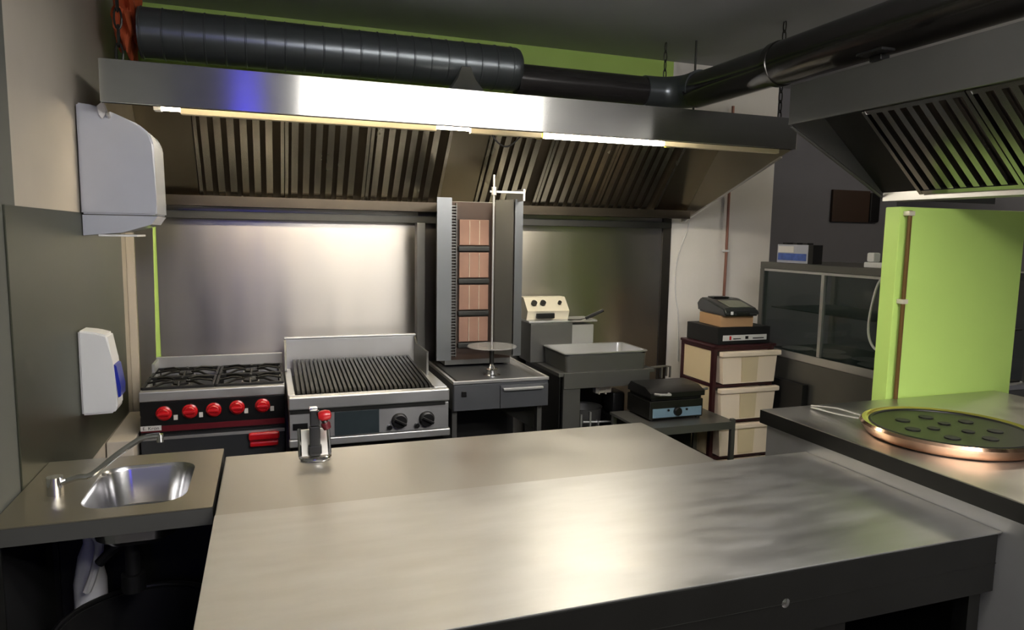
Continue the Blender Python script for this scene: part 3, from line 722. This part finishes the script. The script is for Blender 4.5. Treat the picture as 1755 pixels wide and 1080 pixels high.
# ---------------------------------------------------------------- drawer tower
dt = thing('drawer_tower', 'maroon plastic drawer tower with cream drawers', 'drawer unit', (2.5, 3.35, 0))
tx0, tx1, ty0, ty1 = 2.30, 2.70, 3.19, 3.515
zs = [(.800, .985), (.595, .780), (.390, .575), (.185, .370), (.03, .165)]
o = MB()
for x in (tx0, tx1-.022):
    for y in (ty0, ty1-.03): o.box(x, x+.022, y, y+.03, 0, 1.0, .003)
for z in (.985, .782, .577, .372, .167, .005):
    o.box(tx0, tx1, ty0+.001, ty1-.001, z, z+.016, .002)
o.build('frame', 'maroon', dt)
MB().box(tx0-.005, tx1+.01, ty0-.008, ty1+.005, 1.0015, 1.018, .005).build('top', 'maroon', dt)
for z0, z1 in zs:
    d = MB()
    d.prism([(tx0+.040, z1-.03), (tx1+.005, z1-.03), (tx1-.008, z0+.004), (tx0+.052, z0+.004)], 'y', ty0-.022, ty0+.28)
    d = d.build('drawer', 'cream', dt)
    MB().box(tx0+.030, tx1+.022, ty0-.040, ty0-.001, z1-.029, z1-.001, .006).build('drawer_lip', 'cream', d)
    p = MB().prism([(tx0+.165, z1-.035), (tx0+.275, z1-.035), (tx0+.270, z0+.012), (tx0+.170, z0+.012)], 'y', ty0-.028, ty0-.0225); p.build('recess_shade', 'creamside', d)  # darker cream plate paints the shading of the pull recess
    MB().box(tx0+.004, tx0+.010, ty0+.031, ty1-.031, z0+.003, z1-.001).build('side_panel', 'creamside', dt)
# till box, cardboard box, terminal
t = thing('till_box', 'flat black box with a white label on the drawer tower', 'box', (2.5, 3.35, 1.018))
MB().box(2.325, 2.675, 3.20, 3.50, 1.0195, 1.115, .003).build('case', 'blackmat', t)
l = MB().box(2.358, 2.650, 3.197, 3.1995, 1.040, 1.071, .001).build('label', 'whitelabel', t)
MB().box(2.425, 2.475, 3.1955, 3.1968, 1.048, 1.053).box(2.555, 2.63, 3.1955, 3.1968, 1.048, 1.054).box(2.505, 2.525, 3.1955, 3.1968, 1.048, 1.064).build('print', 'black', l)
MB().box(2.40, 2.412, 3.1955, 3.1968, 1.045, 1.066).build('mark', 'red', l)
t = MB().box(2.36, 2.56, 3.20, 3.44, 1.116, 1.178, .003, rot=Matrix.Rotation(-.10, 4, 'Z')).build('cardboard_box', 'card'); tag(t, 'small brown cardboard box between the till box and the card terminal', 'box')
t = thing('card_terminal', 'dark grey card terminal lying on the small cardboard box', 'card terminal', (2.46, 3.3, 1.18))
R_ = Matrix.Rotation(-.10, 4, 'Z')
def tw(o):
    o.bm.transform(Matrix.Translation((2.46, 3.30, 0)) @ R_ @ Matrix.Translation((-2.46, -3.30, 0))); return o
o = MB().prism([(3.15, 1.200), (3.155, 1.181), (3.46, 1.181), (3.475, 1.23), (3.44, 1.262), (3.36, 1.262), (3.17, 1.222)], 'x', 2.355, 2.565)
bmesh.ops.bevel(o.bm, geom=list(o.bm.edges), offset=.010, segments=3, affect='EDGES'); tw(o).build('body', 'terminal', t)
tw(MB().prism([(3.19, 1.2275), (3.19, 1.2295), (3.31, 1.255), (3.31, 1.253)], 'x', 2.40, 2.53)).build('screen', 'screen', t)
tw(MB().box(2.40, 2.50, 3.36, 3.43, 1.2625, 1.270, .003)).build('paper_cover', 'black', t)
tw(MB().box(2.42, 2.50, 3.147, 3.1495, 1.187, 1.200)).build('card_slot', 'black', t)
tw(MB().box(2.385, 2.40, 3.145, 3.1495, 1.190, 1.208, .002)).build('button', 'white', t)
t = MB().box(2.74, 3.0, 3.02, 3.2, .66, .80, .003).build('black_crate', 'blackmat') if False else None
t = MB().box(2.735, 2.775, 2.99, 3.26, .60, .815, .003).build('black_box', 'blackmat'); tag(t, 'flat black case standing between drawer tower and display counter', 'case')

# ---------------------------------------------------------------- display counter
dc = thing('display_counter', 'long stainless display counter with sliding glass at the right', 'display counter', (3.0, 2.8, 0))
DX, DY0, DY1 = 2.78, 2.20, 3.44
MB().box(DX+.0, 3.35, DY0, DY1, .0, .93, .004).build('base', 'steelmid', dc)
MB().box(DX-.006, DX-.0005, DY0, DY1, .935, .975, .002).box(DX, 3.35, DY0, DY1, .9305, .955, .002).build('ledge', 'steel', dc)
o = MB().box(DX-.004, 3.35, DY0, DY1, 1.432, 1.470, .003)
o.box(DX-.004, DX+.03, DY1-.035, DY1, .9755, 1.431, .002).box(DX-.004, DX+.03, DY0, DY0+.035, .9755, 1.431, .002)
o.box(3.32, 3.35, DY1-.03, DY1, .956, 1.431).box(3.32, 3.35, DY0, DY0+.03, .956, 1.431)
o.build('frame', 'steelmid', dc)
MB().box(DX-.002, DX+.022, 2.930, 2.952, .976, 1.431, .002).box(DX-.002, DX+.02, DY0+.036, DY1-.036, 1.418, 1.431).build('sliding_door_rail', 'steel', dc)
MB().box(DX+.004, DX+.008, 2.953, DY1-.036, .976, 1.417).build('glass_pane', 'glass', dc)
MB().box(DX+.012, DX+.016, DY0+.036, 2.929, .976, 1.417).build('glass_pane', 'glass', dc)
MB().box(3.325, 3.329, DY0+.04, DY1-.04, .958, 1.43).build('glass_pane', 'glass', dc)
MB().box(DX+.06, 3.30, DY0+.04, DY1-.04, 1.20, 1.206).build('shelf', 'steeldark', dc)
MB().box(DX+.03, 3.318, DY0+.04, DY1-.04, .956, .962).build('display_floor', 'steeldark', dc)
def dish(i, y):
    t = MB().lathe([(.05, 0), (.085, .012), (.088, .012), (.05, .004), (0, .004)], (DX+.16+.09*(i % 2), y, .963), 24).build('serving_dish', 'steel')
    return t
d0 = dish(0, 2.42); places = ['nearest the lime wall', 'second from the lime wall', 'third from the lime wall', 'in the middle', 'third from the drawer tower', 'second from the drawer tower', 'nearest the drawer tower']
for i in range(7):
    o = d0 if i == 0 else d0.copy()
    if i: C.objects.link(o)
    o.location = (DX+.13+.10*(i % 2), 2.40+.14*i, .963)
    tag(o, 'small round steel dish inside the display counter, '+places[i], 'dish', 'dishes in the display counter')
# things on top of the display counter
t = thing('product_carton', 'small blue and silver carton with black side on the display counter', 'box', (2.83, 3.16, 1.47))
MB().box(2.805, 2.86, 3.085, 3.335, 1.4705, 1.575, .002).build('carton', 'smoke', t)
MB().box(2.803, 2.8045, 3.10, 3.325, 1.485, 1.525).build('blue_print', pm('carton_blue', (70, 96, 170), .5, var=.6, scale=30), t)
MB().box(2.8035, 2.8048, 3.20, 3.325, 1.53, 1.565).build('silver_print', 'whitelabel', t)
MB().box(2.80, 2.865, 3.045, 3.084, 1.4705, 1.575, .002).build('side_panel', 'black', t, 'black end panel')
for y in (3.12, 3.2, 3.28): MB().box(2.81, 2.85, y-.018, y+.018, 1.5755, 1.585).build('tab', 'black', t)
t = thing('power_strip', 'white power strip on the display counter beside the lime wall', 'power strip', (2.83, 2.5, 1.47))
MB().box(2.80, 2.84, 2.35, 2.70, 1.4705, 1.498, .005).build('strip', 'white', t)
MB().box(2.80, 2.845, 2.64, 2.685, 1.4985, 1.545, .008).build('plug', 'white', t)
o = MB().tube([(2.79, 2.52, 1.50), (2.78, 2.49, 1.545), (2.775, 2.44, 1.555), (2.775, 2.35, 1.54)], .006, 8, smooth=4)
tag(o.build('white_cable', 'wcable'), 'white cable rising from the power strip behind the lime wall edge', 'cable')
o = MB().tube([(2.765, 2.40, 1.49), (2.76, 2.50, 1.46), (2.76, 2.565, 1.40), (2.76, 2.60, 1.25), (2.76, 2.60, 1.15), (2.76, 2.565, 1.09), (2.76, 2.52, 1.085), (2.76, 2.45, 1.14), (2.76, 2.40, 1.22)], .006, 8, smooth=4)
tag(o.build('white_cable', 'wcable'), 'long white cable loop hanging down in front of the display glass', 'cable')
# picture on the grey wall
t = thing('wall_plaque', 'dark brown square panel high on the grey wall', 'wall panel', (4.2, 4.24, 1.75))
MB().box(4.04, 4.40, 4.225, 4.248, 1.745, 1.985, .003).build('board', 'brown', t)
MB().box(4.401, 4.50, 4.215, 4.248, 1.745, 1.975, .015).build('end_block', 'black', t, 'black end block')
# pipes on the white wall and the lime stub
o = MB().tube([(2.846, 3.875, 1.00), (2.850, 3.875, 1.45), (2.846, 3.875, 2.45)], .009, 10); t = thing('copper_pipe', 'thin copper pipe running up the white wall behind the drawer tower', 'pipe', (2.85, 3.875, 1.0))
o.build('pipe', 'copper', t); MB().box(2.832, 2.868, 3.864, 3.899, 1.515, 1.53, .003).build('clip', 'white', t)
o = MB().tube([(2.57, 3.893, 1.74), (2.555, 3.893, 1.65), (2.50, 3.893, 1.50), (2.482, 3.893, 1.37), (2.49, 3.893, 1.22), (2.515, 3.893, 1.10), (2.53, 3.893, .8)], .0035, 6, smooth=4)
tag(o.build('thin_cable', 'wcable'), 'thin pale cable drooping down the white wall beside the steel splashback', 'cable')
t = thing('wall_pipe', 'brown pipe with pale clips on the corner of the lime wall', 'pipe', (2.33, 2.045, .99))
MB().cyl((2.333, 2.045, .982), (2.333, 2.045, 1.72), .008, seg=10).build('pipe', pm('brown_pipe', (112, 84, 44), .4, .4), t)
for z in (1.36, 1.70): MB().box(2.318, 2.348, 2.034, 2.064, z, z+.018, .003).build('clip', 'fryerface', t)

# ---------------------------------------------------------------- right counter and copper pan
rc = thing('right_counter', 'stainless counter at the right below the second hood', 'counter', (2.2, 1.3, 0))
MB().box(1.70, 2.9, .35, 2.06, .945, .980, .004).build('worktop', 'worktop_right', rc)
MB().box(1.698, 1.6995, .35, 2.06, .930, .978).build('front_lip', 'steeldark', rc)
MB().box(1.715, 2.88, .37, 2.04, .0, .944, .002).build('body', 'steel', rc)
pc, pr, pz = (2.03, 1.575), .235, .981
pn = thing('copper_pan', 'large round copper rimmed pan with dark spotted lid on the right counter', 'pan', (pc[0], pc[1], pz))
MB().lathe([(pr-.03, 0), (pr, .003), (pr+.012, .018), (pr+.020, .034), (pr+.013, .042), (pr-.002, .040), (pr-.016, .032)], (pc[0], pc[1], pz), 64).build('rim', 'copperrim', pn)
MB().lathe([(0, .030), (pr-.017, .030), (pr-.014, .036), (pr-.045, .034), (0, .033)], (pc[0], pc[1], pz), 64).build('lid', 'plate', pn)
MB().torus((pc[0], pc[1], pz+.0345), pr-.012, .006, seg=64).build('inner_ring', 'black', pn)
o = MB()
for k in range(7):
    a = 2*PI*k/7+.3; o.lathe([(0, 0), (.022, 0), (.022, .002), (0, .002)], (pc[0]+.13*math.cos(a), pc[1]+.13*math.sin(a), pz+.0345), 16)
for k in range(3):
    a = 2*PI*k/3+.9; o.lathe([(0, 0), (.018, 0), (.018, .002), (0, .002)], (pc[0]+.055*math.cos(a), pc[1]+.055*math.sin(a), pz+.0345), 16)
o.build('holes', 'blackmat', pn)
o = MB().tube([(1.880, 1.78, pz+.035), (1.895, 1.90, pz+.028), (1.885, 2.01, pz+.012)], .003, 8, smooth=3).tube([(1.850, 1.76, pz+.032), (1.862, 1.85, pz+.020), (1.885, 2.01, pz+.006)], .003, 8, smooth=3)
o.build('handle', 'steel', pn)

# ---------------------------------------------------------------- island worktops
ix0, ix1 = -.142, 1.366
ft = thing('steel_worktable', 'far stainless worktable of the island, with the can opener on it', 'worktable', (.6, 2.09, 0))
MB().box(ix0, ix1, 1.84, 2.338, .845, .883, .004).build('worktop', 'worktop_far', ft)
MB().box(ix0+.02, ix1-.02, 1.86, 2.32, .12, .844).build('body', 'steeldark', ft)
for x in (ix0+.02, ix1-.06):
    for y in (1.87, 2.27): MB().box(x, x+.04, y, y+.04, 0, .119).build('leg', 'steelmid', ft)
nt_ = thing('steel_worktable', 'near stainless worktable of the island, closest to the camera', 'worktable', (.75, 1.5, 0))
MB().box(ix0, 1.713, 1.162, 1.838, .8815, .886, .0015).build('worktop', 'worktop', nt_)
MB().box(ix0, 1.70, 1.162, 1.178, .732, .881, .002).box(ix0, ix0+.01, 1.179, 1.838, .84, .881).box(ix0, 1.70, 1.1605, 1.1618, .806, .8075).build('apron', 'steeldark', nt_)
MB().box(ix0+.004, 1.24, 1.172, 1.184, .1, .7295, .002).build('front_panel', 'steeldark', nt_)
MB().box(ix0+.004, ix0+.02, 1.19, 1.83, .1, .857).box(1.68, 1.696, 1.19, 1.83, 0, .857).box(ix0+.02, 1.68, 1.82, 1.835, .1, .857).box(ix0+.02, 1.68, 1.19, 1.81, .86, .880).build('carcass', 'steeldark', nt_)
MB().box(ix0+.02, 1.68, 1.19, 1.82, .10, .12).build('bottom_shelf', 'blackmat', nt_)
for x in (ix0+.004, 1.65):
    for y in (1.185, 1.79): MB().box(x, x+.04, y, y+.04, 0, .0995 if x < 1 else .72).build('leg', 'steeldark', nt_)
k = MB().lathe([(.011, 0), (.011, .003), (.007, .005), (0, .006)], (1.056, 1.165, .808), 18, axis=(0, -1, 0)).build('lock', 'chrome', nt_)
# can opener
co_ = thing('can_opener', 'bench can opener with chrome base and red knob on the far worktable', 'can opener', (.128, 2.23, .884))
o = MB()
def U(z, k): return [(.128+k*.045*math.cos(a)*1.0, 2.235+k*.034*math.sin(a), z) for a in [PI+PI*i/14 for i in range(15)]]
left = [(.083, 2.290, .968)]+[(x, y, .890+max(0, (y-2.225))*.4) for x, y, z in U(.890, 1)]+[(.173, 2.290, .968)]
o.tube(left, .006, 8)
o.build('clamp_rim', 'chrome', co_)
MB().loops([rrect(.084, .172, 2.203, 2.272, .025, .8835), rrect(.088, .168, 2.207, 2.268, .023, .893)], True, True).prism([(2.232, .894), (2.240, .894), (2.294, .965), (2.287, .965)], 'x', .086, .170).build('base_plate', 'alu', co_)
MB().box(.112, .145, 2.225, 2.247, .894, .99, .004).box(.108, .149, 2.222, 2.250, .900, .928, .004).box(.114, .143, 2.227, 2.245, .991, 1.04, .003).build('column', 'black', co_)
MB().box(.112, .138, 2.223, 2.248, 1.041, 1.052, .003).build('top_cap', 'chrome', co_)
MB().tube([(.142, 2.228, 1.035), (.155, 2.218, 1.015), (.165, 2.213, .995)], .010, 10).build('cutter_arm', 'steeldark', co_)
MB().lathe([(.010, -.008), (.016, 0), (.018, .014), (.014, .028), (.006, .032), (0, .032)], (.146, 2.215, 1.027), 20, axis=(1, 0, .05)).build('crank_knob', 'red', co_)
MB().lathe([(.013, 0), (.015, .008), (.012, .022), (0, .024)], (.158, 2.214, 1.005), 16, axis=(.4, 0, -1)).build('gear_knob', 'darkred', co_)
